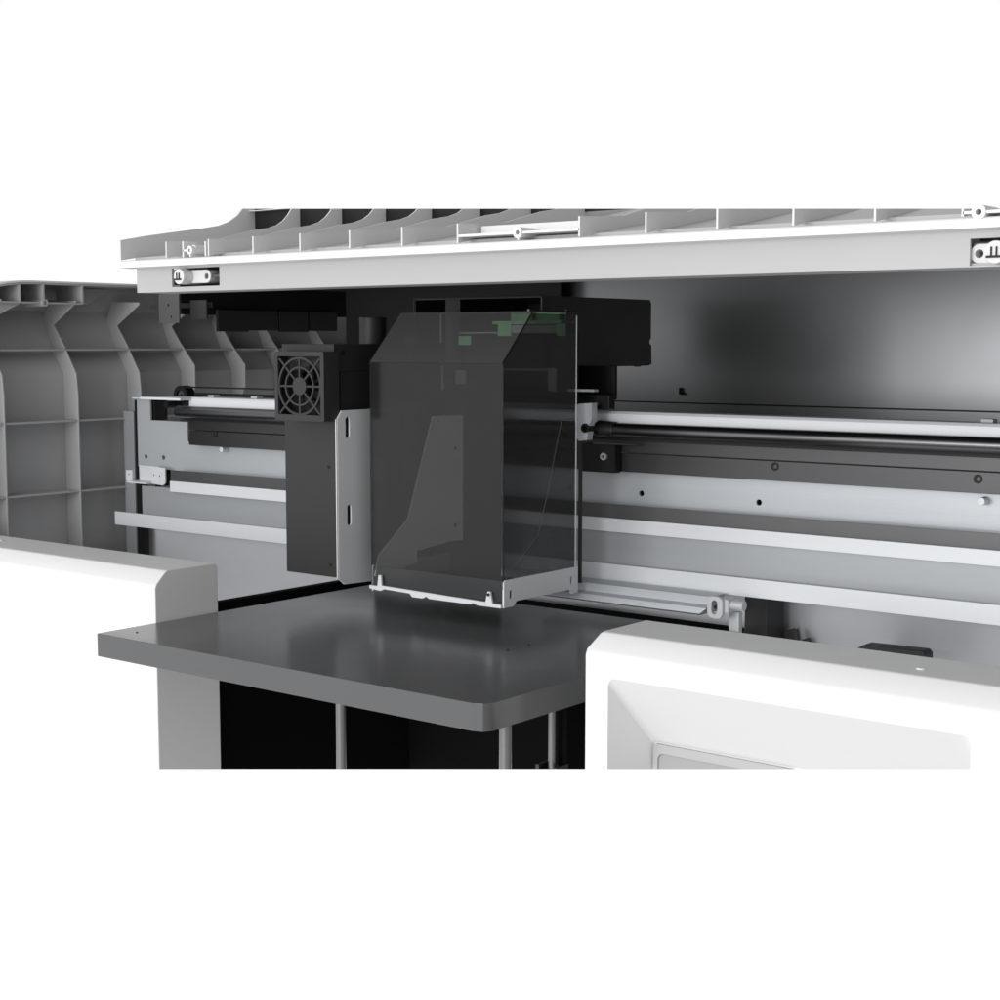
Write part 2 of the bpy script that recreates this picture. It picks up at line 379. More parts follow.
def hstrip(name, y, pxa, top_, bot_, m, depth=.006, xr=XR, bev=.0008, lip=0, par=None, label=None):
    """bar running along the machine; top_/bot_ are photo rows at column 800"""
    bm = new(); xa = xy(pxa, y); za, zc = zy(800, top_, y), zy(800, bot_, y)
    box(bm, xa, xr, y, y+depth, zc, za)
    return link(name, bm, m, par or body, bev=bev, label=label), xa, za, zc
s2, s2x, s2t, s2b = hstrip('lower_rail', 1.436, 113, 584, 603, 'strip', .003, label='wide bright lower rail')
s1, s1x, s1t, s1b = hstrip('slide_rail', 1.44, 169, 534, 549, 'strip', .003)
hstrip('web_panel', 1.4465, 141, 544, 588, 'web', .002, bev=.0003)
hstrip('recess_panel', 1.4445, 170, 518.7, 538, 'recess', .0015, bev=.0003)
# big mounting plate with holes and the stepped left end
y = 1.47; xL = xy(138, y); z1 = zy(800, 478, y); z0 = zy(800, 518.5, y)
xs = xy(188, y); zst = zy(188, 422, y); zst2 = zy(188, 445, y)-.0
hl = []
for px, py in ((641.5, 493.5), (759, 502.5), (570, 487.5), (146, 456.5), (163.5, 457.5)):
    p = at(px, py, 'y', y); hl.append(circ(p[0], p[2], .0034))
ztop_l = zy(138, 397, y)
z0L = zy(138, 466, y)
outer = [(xL, ztop_l), (xL, z0L), (xL+.045, z0), (XR, z0), (XR, z1), (xs, z1), (xs, zst), (xy(151, y), zst), (xy(151, y), ztop_l)]
bm = new(); plate(bm, outer, y, y+.003, 'y', hl)
mp_ = link('mounting_plate', bm, 'steel', body)
bm = new(); box(bm, xL, XR, y+.02, y+.022, z0-.01, z1); link('backing_strip', bm, 'black', mp_)
for px, py in ((221, 449.5), (981, 501.5)):
    p = at(px, py, 'y', y-.012); bm = new(); tube(bm, (p[0], y-.012, p[2]), (p[0], y, p[2]), .0038, .0042, 20); link('guide_pin', bm, 'strip', mp_, bev=.0006)
# plate bend line strip
# dark anodised bar in two halves with holes
yb = 1.452; xb = xy(189, yb)
zt_, zm, zlo = zy(800, 445, yb), zy(800, 462, yb), zy(800, 482.5, yb)
hs = []
for px, py in ((215.5, 434), (604, 456), (775, 466.5), (978, 479)):
    p = at(px, py, 'y', yb); hs.append((p[0], p[2]))
bm = new(); box(bm, xb, XR, yb, yb+.014, zm+.0005, zt_); b1 = link('guide_bar', bm, 'bar', body, bev=.0005)
bm = new(); box(bm, xb, XR, yb, yb+.014, zlo, zm-.0005); b2 = link('guide_bar', bm, 'bar', body, bev=.0005)
for hx, hz in hs:
    bm = new(); plate(bm, circ(hx, hz, .0046), yb-.0006, yb+.001, 'y'); link('bolt_seat', bm, 'black', b2, bev=.0002)
    bm = new(); tube(bm, (hx+.0010, yb-.0009, hz), (hx+.0010, yb+.004, hz), .0020, n=18); link('bolt_head', bm, 'bar', b2)
# guide rod and bright top rail
yr = 1.428; zr = zy(800, 437.5, yr); rr = .0080
bm = new(); tube(bm, (xy(179, yr), yr, zr), (XR, yr, zr), rr, n=40); link('guide_rod', bm, 'rod', body)
bm = new(); box(bm, xy(185, 1.445), XR, 1.445, 1.449, zy(800, 449, 1.445), zy(800, 431, 1.445)); link('rod_channel', bm, 'black', body)
yt = 1.435; bm = new(); xa = xy(190, yt); za, zc = zy(800, 417.3, yt), zy(800, 430.2, yt)
plate(bm, [(yt, zc), (yt, za-.003), (yt+.003, za), (yt+.03, za), (yt+.03, zc)], xa, XR, 'x'); link('top_rail', bm, 'strip', body, bev=.0005)
bm = new(); box(bm, xa+.02, XR, yt+.03, YB-.002, za-.040, za-.034); link('shelf_panel', bm, 'black', body)
for px in (215, 258, 990):
    p = at(px, 396 if px < 500 else 421.5, 'y', yt+.02); bm = new(); box(bm, p[0]-.006, p[0]+.006, yt+.012, yt+.024, za, za+.0035); link('rail_clip', bm, 'panelgrey', body, bev=.0006)
# lower back plate
bm = new(); y = 1.513
box(bm, xy(142, y), -.845, y, y+.003, -.40, zy(800, 570, y)); link('lower_back_plate', bm, 'strip', body)
bm = new(); box(bm, -.835, XR, y, y+.003, -.52, zy(800, 570, y)); link('lower_back_plate', bm, 'steel_v', body, bottom=769)
# left end: post, notch plate, top plate, pulley, belt, foot bracket
y = 1.46
bm = new(); plate(bm, [(xy(153, y), zy(138, 400, y)), (xy(153, y), zst-.001), (xy(188, y), zst-.001), (xy(186, y), zy(186, 410, y)), (xy(176, y), zy(176, 400, y))], 1.52, 1.523, 'y'); link('end_plate', bm, 'steel', body)
bm = new(); box(bm, xy(149, 1.475), xy(155, 1.475), 1.476, 1.50, zy(150, 421, y), zy(150, 400, y)); link('end_notch', bm, 'black', body)
bm = new(); za_ = zy(140, 398, 1.43); box(bm, xy(144, 1.42), xy(184, 1.42), 1.415, 1.47, za_-.001, za_+.0025); box(bm, xL, xy(186, 1.46), 1.461, 1.469, za_-.003, za_-.001)
link('end_cap_plate', bm, 'strip', body, bev=.0006)
py_ = 1.475; pc = at(180, 396, 'y', py_)
bm = new(); ring(bm, (pc[0], pc[2]), 'y', .0085, .0150, py_, py_+.016); pul = link('belt_pulley', bm, 'black', body, bev=.0012)
bm = new(); ring(bm, (pc[0], pc[2]), 'y', .0030, .0080, py_+.003, py_+.013)
for k_ in range(5):
    a = 2*math.pi*k_/5; tube(bm, (pc[0]+.004*math.cos(a), py_+.008, pc[2]+.004*math.sin(a)), (pc[0]+.009*math.cos(a), py_+.008, pc[2]+.009*math.sin(a)), .0014, n=8)
link('hub', bm, 'recess', pul)
bm = new(); box(bm, pc[0], -1.05, py_+.002, py_+.010, pc[2]+.0120, pc[2]+.0140); box(bm, pc[0]+.03, -1.30, py_+.001, py_+.012, pc[2]+.001, pc[2]+.005)
link('drive_belt', bm, 'black', body)
bm = new(); tube(bm, (pc[0]-.002, 1.45, pc[2]-.012), (pc[0]-.002, 1.47, pc[2]-.012), .005, n=18); link('tension_screw', bm, 'black', body)
bm = new(); y = 1.452
f = lambda px, py: (xy(px, y), zy(px, py, y))
plate(bm, [f(151, 466), f(151, 483.5), f(162, 485.5), f(164.5, 483), f(164.5, 468)], y, y+.002, 'y', [circ(*f(153.5, 475), .0018, 14), circ(*f(159, 476), .0016, 14)])
plate(bm, [f(125.5, 470), f(125.5, 480.5), f(131.5, 484), f(131.5, 470)], y, y+.002, 'y', [circ(*f(128.5, 474), .0017, 14)])
box(bm, f(131.5, 470)[0], f(151, 470)[0], y-.010, y+.0145, f(151, 483)[1]-.001, f(151, 483)[1]+.001)
box(bm, f(131.5, 470)[0]-.001, f(151, 470)[0], y+.014, y+.016, f(151, 483)[1]+.001, f(151, 467)[1])
link('foot_bracket', bm, 'strip', body)
bm = new(); box(bm, xy(165, 1.49), xy(170, 1.49), 1.47, 1.50, zy(165, 486, 1.48), zy(165, 466, 1.48)); link('end_block', bm, 'black', body)
# underside bracket hanging from beam
bm = new(); y = 1.42
plate(bm, rrect(xy(162, y), xy(182, y), zy(170, 323, y), zy(170, 294, y), .003), y, y+.002, 'y', [circ(xy(171.5, y), zy(171.5, 305, y), .0022, 12), circ(xy(174.5, y), zy(174.5, 317, y), .0022, 12)])
link('lid_bracket', bm, 'recess', body)
bm = new(); box(bm, xy(182, y), xy(198, y), y+.02, y+.022, zy(182, 319, y), zy(182, 300, y)); box(bm, xy(137, y), xy(162, y), y+.01, y+.012, zy(150, 318, y), zy(150, 315, y)); box(bm, xy(137, y), xy(198, y), y+.03, y+.032, zy(150, 308, y), zy(150, 303, y))
link('bracket_arm', bm, 'dark', body)

# swing profile under the lower rail
y = 1.40
xa, xb_ = xy(545, y), xy(713, y)
zA = zy(700, 595.5, y); zB = zy(700, 604, y); zC = zy(700, 614, y)
bm = new(); plate(bm, [(y, zA), (y, zB), (y-.008, zB-.002), (y-.010, zC+.002), (y-.006, zC), (y+.03, zC), (y+.03, zA)], xa, xb_, 'x')
for v in bm.verts:
    if v.co.x > xb_-.001 and v.co.z < zC+.003: v.co.x -= .008
sw = link('cross_profile', bm, 'steel', body, bev=.0006)
bm = new(); p = at(721, 606, 'y', y)
plate(bm, rrect(p[0]-.0095, p[0]+.0085, p[2]-.0115, p[2]+.0115, .006), y-.012, y-.007, 'y', [slot(p[0]-.001, p[2], .0035, .004)])
link('end_bracket', bm, 'sheet', sw, bev=.0006)
bm = new(); tube(bm, (p[0]-.001, y-.0095, p[2]), (p[0]-.001, y-.004, p[2]), .0022, n=14); link('screw_head', bm, 'black', sw)
bm = new(); tube(bm, (xy(731, y), y, zy(735, 605, y)), (xy(747, y), y, zy(735, 605, y)), .0052); box(bm, xy(731, y)-.001, xy(733.5, y)+.001, y-.008, y+.008, zy(730, 612, y), zy(730, 599, y)); link('pivot_shaft', bm, 'sheet', sw, bev=.0005)
bm = new(); box(bm, xy(731, y+.01), xy(741.5, y+.01), y+.01, y+.018, -.40, zy(735, 612, y+.01)); link('support_leg', bm, 'steel', body, bev=.001, bottom=769)
bm = new(); y = 1.46; box(bm, xy(747, y), xy(769.5, y), y, y+.04, -.55, zy(750, 596, y)); link('pillar', bm, 'dark', body, bev=.001, bottom=769)
# small dark brackets behind the right cover
bm = new(); y = 1.50; f = lambda px, py: (xy(px, y), zy(px, py, y))
plate(bm, [f(762, 640), f(776, 634), f(797, 629), f(801, 645), f(762, 650)], y, y+.004, 'y')
plate(bm, [f(801, 629), f(804, 628), f(809, 650), f(805, 650)], y-.01, y-.006, 'y'); plate(bm, [f(806, 640), f(812, 638), f(816, 650), f(806, 650)], y, y+.004, 'y'); box(bm, f(768, 0)[0], f(774, 0)[0], y, y+.01, -.35, f(768, 630)[1])
link('cable_clip', bm, 'dark', body)
bm = new(); y = 1.45; plate(bm, [f(858, 655), f(862, 648.5), f(868, 645.5), f(928, 652), f(931, 656), f(931, 675), f(858, 670)], y, y+.02, 'y'); link('cable_chain', bm, 'dark', body, bev=.001)

# right end wall of the machine (outside the photo) keeps the inside dark
bm = new(); box(bm, XR, XR+.02, 1.16, 2.0, -.60, .114); link('end_wall', bm, 'white', body, bottom=769)

# ================================================================== BODY: front beam under the lid
y = 1.15; bx = xr(137, 280, y); bz1 = zy(137, 267.5, y); bz0 = zy(137, 293, y)
k1 = at(184, 276, 'y', y); k2 = at(993, 252, 'y', y)
h1 = [(xr(172, 277, y), zy(190, 286.5, y)), (xr(219.5, 277, y), zy(190, 286.5, y)), (xr(219.5, 277, y), zy(190, 267.8, y)), (xr(172, 277, y), zy(190, 267.8, y))]
h2 = [(xr(970, 250, y), zy(985, 265.5, y)), (xr(1034, 250, y), zy(985, 265.5, y)), (xr(1034, 250, y), zy(985, 238, y)), (xr(970, 250, y), zy(985, 238, y))]
bm = new(); plate(bm, [(bx, bz0), (XR, bz0), (XR, bz1+.006), (bx, bz1+.006)], y, y+.003, 'y', [h1, h2]); beam = link('front_beam', bm, 'beam', body)
bm = new(); box(bm, bx, XR, y+.003, y+.045, bz0, bz0+.003); box(bm, bx, bx+.003, y+.003, y+.045, bz0+.003, bz1+.006); link('beam_flange', bm, 'beam', beam)
for (hh, kx, kzp, right) in ((h1, 180, 276.5, 1), (h2, 996, 252, -1)):
    xa, xb_ = hh[0][0], hh[1][0]; za, zc = hh[2][1], hh[0][1]
    bm = new(); box(bm, xa-.001, xb_+.001, y+.022, y+.024, zc-.001, za+.001); link('pocket_back', bm, 'black', beam)
    X = xr(kx, kzp, y-.008); Z = zy(kx, kzp, y-.008)
    R = (za-zc)*.42
    bm = new(); tube(bm, (X, y-.010, Z), (X, y+.022, Z), R, n=32); kn = link('hinge_knob', bm, 'lid', beam, bev=.001)
    bm = new(); box(bm, X-.0065, X+.0045, y-.0112, y-.0100, Z-.0042, Z-.0025); box(bm, X-.0032, X-.0022, y-.0112, y-.01, Z-.0025, Z+.004); box(bm, X+.0008, X+.0018, y-.0112, y-.01, Z-.0025, Z+.004); link('knob_mark', bm, 'black', kn)
    X2 = X + (.030 if right > 0 else -.0175)
    bm = new(); pr2 = rrect(min(X, X2+right*R*.8), max(X, X2+right*R*.8), Z-R*.85, Z+R*.85, R*.8, 8)
    plate(bm, pr2, y+.004, y+.020, 'y', [circ(X2, Z, .0032, 16)]); link('hinge_arm', bm, 'lid', beam, bev=.0006)

# ================================================================== LID
yl = 1.132
lx = xy(124, yl)
rz0 = zy(124, 268.0, yl); rz1 = zy(124, 262, yl)
TOPROW = 208.5
slope = .17
zbase = lambda yy: rz1 + .002 + max(0, yy-yl)*slope
bm = new(); plate(bm, [(yl+.0205, rz1), (yl+.0205, zbase(yl+.0205)+.0006), (1.62, zbase(1.62)+.0006), (1.62, zbase(1.62)-.003)], lx+.003, XR, 'x'); lid = link('lid', bm, 'lid_shaded', body, label='pale grey ribbed lid raised above the front beam', top=TOPROW)
bm = new(); plate(bm, [(yl, rz0), (yl, rz1), (yl+.0015, rz1+.0015), (yl+.02, rz1+.002), (yl+.02, rz0)], lx-.001, XR, 'x'); link('lid_rim', bm, 'white', lid, bev=.0005)
xe = lx
def lz(px, py): return (yx(px, xe), zx(px, py, xe))
prof = [lz(121.5, 240.5), lz(150, 236.2), lz(175, 232.7), lz(205, 228.8), lz(222, 226), lz(232, 222), lz(240, 216), lz(246, 208), lz(250, 200), lz(254, 185)]
slope = .17
zbase = lambda yy: rz1 + .002 + max(0, yy-yl)*slope
xq = -1.3765
zt0 = zx(253.5, 237, -1.2335)
prof_in_ = [(yl, zt0), (1.20, zt0+.0045), (yx(250, xq), zx(250, 231, xq))] + [(yx(a, xq), zx(a, b, xq)) for a, b in ((265, 228.7), (273.7, 225.7), (280, 221), (284.5, 215.5), (288, 209.5), (291, 200), (294, 185))]
def inner_rib(): return [(yl, rz1+.002)] + prof_in_ + [(1.60, prof_in_[-1][1]+.03), (1.60, zbase(1.60))]
def ribprof(d=0): 
    p = [(yl, rz1+.002)] + [(max(a, yl), b) for a, b in prof] + [(1.60, prof[-1][1]+.03), (1.60, zbase(1.60))]
    return p
xs_rib = [xr(253, 247, yl)+(xr(875, 217, yl)-xr(253, 247, yl))/10*i for i in range(-2, 20)]
boss_x = xr(518, 232, yl)
for X in xs_rib:
    if X > XR-.01 or abs(X-boss_x) < .02: continue
    bm = new(); plate(bm, inner_rib(), X-.0010, X+.0008, 'x'); link('lid_rib', bm, 'lid', lid, top=TOPROW)
bm = new(); plate(bm, ribprof(), lx, lx+.003, 'x'); link('end_wall', bm, 'lid', lid, top=TOPROW)
bm = new(); box(bm, lx+.003, XR, 1.601, 1.604, zbase(1.61), .33); link('lid_back', bm, 'lid', lid, top=TOPROW)
zs = zx(251, 211.0, lx)
bm = new(); plate(bm, [(yx(251, lx), zs-.001), (1.595, zs-.001+.004), (1.595, zs+.004), (yx(251, lx), zs)], lx+.003, XR, 'x'); link('lid_shelf', bm, 'lid', lid, top=TOPROW)
zq = zx(268, 228, xq); bm = new(); box(bm, lx+.004, XR, 1.338, 1.341, zq, .33); link('cavity_shade', bm, 'black', lid, top=TOPROW)  # added black plate, stands in for the shade between the lid ribs
# bosses with cross webs
def boss_group(X, zc_, xa, xb_, r=.0052):
    bm = new(); ring(bm, (X, zc_), 'y', r*.42, r, yl-.001, yl+.03, 24); g = link('screw_boss', bm, 'white', lid)
    bm = new(); box(bm, xa, X-r, yl, yl+.03, zc_-.0011, zc_+.0011); box(bm, X+r, xb_, yl, yl+.03, zc_-.0011, zc_+.0011)
    box(bm, X-.0010, X+.0010, yl, yl+.03, rz1+.002, zc_-r); link('boss_web', bm, 'white', lid)
    return g
zb1 = zy(519, 232.5, yl)
boss_group(boss_x, zb1, xr(458, 237, yl), xr(579, 230, yl))
X = xy(194, yl); zc_ = zy(194, 250, yl); boss_group(X, zc_, xy(187, yl), X, .0048); X = xy(221.5-20, yl)
for px in (187, 209):
    bm = new(); xx = xy(px, yl); box(bm, xx-.0009, xx+.0009, yl, yl+.02, rz1+.002, zy(px, 241, yl)); link('clip_web', bm, 'white', lid)
bm = new(); xx = xy(201, yl+.01); ring(bm, (xx, zy(201, 249, yl+.01)), 'y', .0022, .0045, yl+.005, yl+.03, 20); link('screw_boss', bm, 'white', lid)
X = xr(979, 212, yl); boss_group(X, zy(979, 211.8, yl), xr(963, 214, yl), X+.07, .0056)
# pale rear wall pieces inside the long boss bay
bm = new(); box(bm, xy(475, yl+.02), xy(579, yl+.02), yl+.03, yl+.032, zy(500, 236, yl), zy(500, 222, yl)); link('bay_back', bm, 'white', lid, top=TOPROW)

# ================================================================== CARRIAGE
# hood
YH = 1.25
hx0, hx1 = xy(370, YH), xy(502.5, YH)
yhb = yx(576, hx1)
zc1 = zy(502, 364, YH); z_b = zy(502, 590, YH)
ytop = yx(533, hx1); zt1 = zx(533, 311, hx1)
T = .0016
def slant_pts(off): pass
bm = new(); box(bm, hx0, hx1, YH, YH+T, zy(502, 603, YH), zc1); hood = link('hood_front', bm, 'frontglass', car)
bm = new(); plate(bm, [(YH, zc1+.0002), (ytop, zt1), (ytop+T, zt1-.0006), (YH+T, zc1+.0002)], hx0, hx1, 'x'); link('hood_slope', bm, 'slopeglass', car)
zt2 = zt1
bm = new(); plate(bm, [(YH+T+.0004, z_b), (YH+T+.0004, zc1), (ytop+.001, zt2-.0025), (yhb-.002, zt2-.0025), (yhb-.002, z_b)], hx1-T, hx1-.0002, 'x'); link('hood_side', bm, 'glass', car)
bm = new(); plate(bm, [(YH+T+.0004, z_b), (YH+T+.0004, zc1), (ytop+.001, zt2-.0025), (yhb-.002, zt2-.0025), (yhb-.002, z_b)], hx0+.0002, hx0+T, 'x'); link('hood_side', bm, 'glass', car)
bm = new(); box(bm, hx0, hx1, ytop+T+.0004, yhb, zt2-.0016, zt2); link('hood_roof', bm, 'glass', car)
# bright cut edges of acrylic
bm = new(); tube(bm, (hx1, yhb, zt2-.004), (hx1, yhb, zx(576, 592, hx1)), .0007, n=8); link('edge_trim', bm, 'paleedge', car)
bm = new(); tube(bm, (hx1-.0005, ytop+.002, zt2+.0006), (hx1-.0005, yhb, zt2+.0006), .0005, n=8); tube(bm, (hx1-.0003, YH+.0002, zc1), (hx1-.0003, ytop, zt2), .0008, n=8); tube(bm, (hx1+.0004, YH+.0006, z_b), (hx1+.0004, YH+.0006, zc1), .0007, n=8); link('edge_trim', bm, 'black', car)
for px, py in ((533, 311), (570, 310.5)):
    bm = new(); q = yx(px, hx1); tube(bm, (hx1-.006, q, zt2), (hx1-.006, q, zt2+.002), .0014, n=10); link('screw_head', bm, 'chrome', car)
# tray
zt_b = zx(503, 608, hx1); ztt = zx(503, 580.5, hx1)
bm = new(); ys0, ys1 = YH, yhb+.002
def tz(y): return ztt
th = ztt-zt_b
outl = [(ys0, zt_b), (ys0, ztt-.002), (ys0+.002, ztt), (ys1, ztt), (ys1, zt_b), (ys1-.012, zt_b), (ys1-.014, zt_b+.004), (ys1-.018, zt_b+.005), (ys0+.022, zt_b+.005), (ys0+.016, zt_b)]
plate(bm, outl, hx1, hx1+.002, 'x', [slot(ys0+.012, ztt-th*.55, .0024, .0025), slot(ys1-.012, ztt-th*.5, .0024, .0025)])
tray = link('carriage_tray', bm, 'wing', car)
bm = new(); plate(bm, outl, hx0+.001, hx0+.003, 'x'); link('tray_side', bm, 'strip', tray)
bm = new()
w = hx1-hx0
fx = lambda t: hx0+w*t
plate(bm, [(fx(0), zt_b+.003), (fx(.09), zt_b+.0015), (fx(.12), zt_b+.004), (fx(.32), zt_b+.003), (fx(.34), zt_b-.0005), (fx(.42), zt_b-.0005), (fx(.45), zt_b+.002), (fx(.47), zt_b), (fx(.78), zt_b), (fx(.80), zt_b+.002), (fx(.83), zt_b), (fx(1), zt_b), (fx(1), zt_b+.0035), (fx(.94), zt_b+.0035), (fx(.925), zt_b+.016), (fx(.905), zt_b+.016), (fx(.89), zt_b+.0045), (fx(.10), zt_b+.0075), (fx(.095), zt_b+.019), (fx(.075), zt_b+.019), (fx(.065), zt_b+.0065), (fx(0), zt_b+.0065)], YH-.003, YH-.0006, 'y')
link('tray_front', bm, 'strip', tray)
bm = new(); tube(bm, (fx(.915), YH-.0045, zt_b+.013), (fx(.915), YH-.003, zt_b+.013), .0016, n=12); link('screw_head', bm, 'black', tray)
bm = new(); box(bm, hx0+.004, hx1-.0004, YH+.004, ys1, zt_b+.006, zt_b+.008); link('tray_floor', bm, 'recess', tray)
bm = new(); box(bm, hx0+.002, hx1-.002, YH+T+.001, YH+T+.003, zt_b+.006, zy(502, 582, YH)); link('tray_lip', bm, 'web', tray)
# inner gusset (left) of pale steel seen through the smoked front
gx = hx0+.004
KG = .42                                  # the plate toes in towards the back
def gy(px, py):
    r_ = ray(px, py); t_ = (gx-KG*YH)/(r_[0]-KG*r_[1]); return (float(r_[1]*t_), float(r_[2]*t_))
bm = new(); plate(bm, [gy(432, 416), gy(462, 415), gy(462, 540), gy(449, 541), gy(441, 544), gy(432, 546), gy(416, 551), gy(416, 562), gy(404, 567), gy(402, 574), gy(374, 576), gy(378, 555), gy(407, 519)], gx, gx+.0015, 'x', [circ(*gy(455, 448), .0024, 14), circ(*gy(455, 525), .0024, 14), circ(*gy(437.5, 421), .0012, 10)])

for v in bm.verts: v.co.x += KG*(v.co.y-YH)
link('gusset_plate', bm, 'white', car)
# right gusset of thin clear acrylic with a pale edge
gx2 = hx1-.004
gq = lambda px, py: (yx(px, gx2), zx(px, py, gx2))
pth = [gq(560, 420), gq(555, 445), gq(545, 497), gq(538, 528), gq(536, 535), gq(504, 579)]
bm = new(); plate(bm, pth+[gq(574, 582), gq(574, 420)], gx2, gx2+.001, 'x'); gs = link('clear_gusset', bm, 'clear', car)
bm = new()
for a, b in zip([gq(573, 420)]+pth[:-1], pth): tube(bm, (gx2+.002, a[0], a[1]), (gx2+.002, b[0], b[1]), .0007, n=6)
link('gusset_edge', bm, 'paleedge', gs)
# back plate of the head seen through the hood
bm = new(); ybk = yhb+.012
f = lambda px, py: (xy(px, ybk), zy(px, py, ybk))
box(bm, f(440, 0)[0], f(575, 0)[0], ybk, ybk+.006, zy(560, 404, ybk), zy(560, 334, ybk)); link('head_plate', bm, 'black', car)
bm = new(); box(bm, f(551, 0)[0], f(559, 0)[0], ybk-.006, ybk-.003, zy(555, 391, ybk), zy(555, 368, ybk)); box(bm, f(505, 0)[0], f(551, 0)[0], ybk-.006, ybk-.003, zy(530, 370.5, ybk), zy(530, 368.5, ybk)); link('head_bracket', bm, 'steel_v', car); bm = new(); box(bm, f(459, 0)[0], f(469, 0)[0], ybk-.006, ybk-.003, zy(465, 384, ybk), zy(465, 370, ybk)); link('head_bracket', bm, 'steel_v', car)
bm = new(); box(bm, -1.31, xy(500, 1.405), 1.405, 1.407, zt_b-.012, zy(500, 372, yhb)); link('head_shield', bm, 'black', car)
# green circuit boards
yg = 1.366
f = lambda px, py: (xy(px, yg), zy(px, py, yg))
def gbox(bm, a, b, c, d, y0, y1): box(bm, f(a, 0)[0], f(b, 0)[0], y0, y1, zy((a+b)/2, d, yg), zy((a+b)/2, c, yg))
bm = new(); gbox(bm, 498, 566, 321, 324, yg-.01, yg+.015); gbox(bm, 512, 566, 312.5, 321, yg-.002, yg+.0); gbox(bm, 499, 512, 324, 336, yg-.002, yg); gbox(bm, 557, 566, 324, 336, yg-.002, yg)
pcb = link('circuit_board', bm, 'green', car)
bm = new(); gbox(bm, 512, 557, 325, 333, yg-.001, yg+.003); link('board_frame', bm, 'steel_v', pcb)
for q_ in ((535, 537, 314, 320), (562, 565.5, 314, 320), (549, 558, 334, 337)):
    bm = new(); gbox(bm, *q_, yg-.006, yg-.003); link('board_chip', bm, 'black', pcb)
bm = new(); gbox(bm, 460, 472, 336, 345, yg-.002, yg); link('circuit_board', bm, 'green', car)
for q_ in ((462, 500, 332, 333.5), (442, 443, 313, 343), (443.5, 444.5, 366, 390)):
    bm = new(); gbox(bm, *q_, yg-.003, yg); link('cable_rod', bm, 'paleedge', car)
# black upper case behind the hood
xk = -1.03; yk0, yk1 = yx(541.5, xk), yx(650, xk)
xkl = xy(415, yk0); zk1 = zx(541, 295.5, xk); zk0 = zx(541, 368, xk)
bm = new(); f2 = lambda px, py: (yx(px, xk), zx(px, py, xk))
plate(bm, [(yk0, zk0), (yk0, zk1), (yk1-.004, zk1), (yk1, zk1-.004), f2(650, 339), f2(647.5, 341), f2(647.5, 343), f2(650.5, 345), (yx(651, xk), zk0+.0015), (yx(641, xk), zk0+.0015), (yx(640, xk), zk0-.001), (yx(635, xk), zk0-.001), (yx(634, xk), zk0+.0005)], xk-.002, xk, 'x')
case = link('upper_case', bm, 'blackbox', car, bev=.0004)
bm = new(); box(bm, xkl, xk-.002, yk0, yk1, zk1-.002, zk1); box(bm, xkl, xkl+.002, yk0, yk1, zk0, zk1-.002); box(bm, xkl+.002, xk-.002, yk1-.002, yk1-.0, zk0, zk1-.002); box(bm, xkl+.002, xk-.002, yk0+.02, yk1-.002, zk0, zk0+.002); link('case_shell', bm, 'blackbox', case)
bm = new(); box(bm, xy(446, yk0+.01), xy(460.5, yk0+.01), yk0+.01, yk0+.013, zk0, zk1-.002); link('case_divider', bm, 'dark', case)
bm = new(); tube(bm, (xkl, yk0-.0006, zk1), (xk, yk0-.0006, zk1), .0009, n=8); tube(bm, (xkl, yk0-.0006, zk1), (xkl, yk0-.0006, zk0), .0006, n=8); link('case_edge', bm, 'fan', case)
# block below the case + slider and rail clamp
yq = 1.44
bm = new(); box(bm, xy(560, yq), xy(609, yq), yq+.01, yq+.016, zy(600, 400, yq), zy(600, 366, yq)); link('slider_block', bm, 'black', car, bev=.001)
bm = new(); box(bm, xy(575, yq-.02), xy(609, yq-.02), yq-.02, yq-.008, zy(600, 409.5, yq-.02), zy(600, 394.5, yq-.02)); sl = link('slider_cap', bm, 'black', car, bev=.0015)
bm = new(); p = at(597, 404, 'y', yq-.022); plate(bm, circ(p[0], p[2], .0016, 12), yq-.0225, yq-.0195, 'y'); link('screw_head', bm, 'chrome', sl)
bm = new(); yc2 = 1.40; f = lambda px, py: (xy(px, yc2), zy(px, py, yc2)); box(bm, f(572, 0)[0], f(599, 0)[0], yc2-.01, yc2-.002, zy(590, 391.5, yc2), zy(590, 389, yc2)); link('slider_lip', bm, 'steel_v', sl)
cz = zr
bm = new(); X2 = xy(593, yc2); X1 = xy(576, yc2)
plate(bm, [f(576, 404), f(592.5, 403), f(592.5, 419), f(590, 425), f(588, 440), f(580, 441), f(576, 437)], yc2-.002, yc2+.008, 'y', [circ(xy(586.5, yc2), zy(586, 428, yc2), .005, 24)])
cl = link('rod_clamp', bm, 'steel', car, bev=.0006)
bm = new(); Zc = zy(586, 428, yc2); Xc = xy(586.5, yc2); ring(bm, (Xc, Zc), 'y', .0032, .0052, yc2-.004, yc2+.01, 24); link('bushing', bm, 'black', cl)
bm = new(); tube(bm, (Xc-.002, yr, zr), (Xc+.020, yr, zr), rr+.0022, rr+.001, 28); link('bushing', bm, 'bar', cl, bev=.0005)
bm = new(); tube(bm, (xy(567, yc2), yc2-.004, zy(567, 428, yc2)), (xy(577, yc2), yc2-.004, zy(567, 428, yc2)), .0027, n=16); link('clamp_pin', bm, 'paleedge', cl)
bm = new(); plate(bm, [gq(561, 422), gq(574, 422), gq(574, 452), gq(570, 446)], gx2+.0015, gx2+.0025, 'x'); link('clamp_web', bm, 'recess', cl)
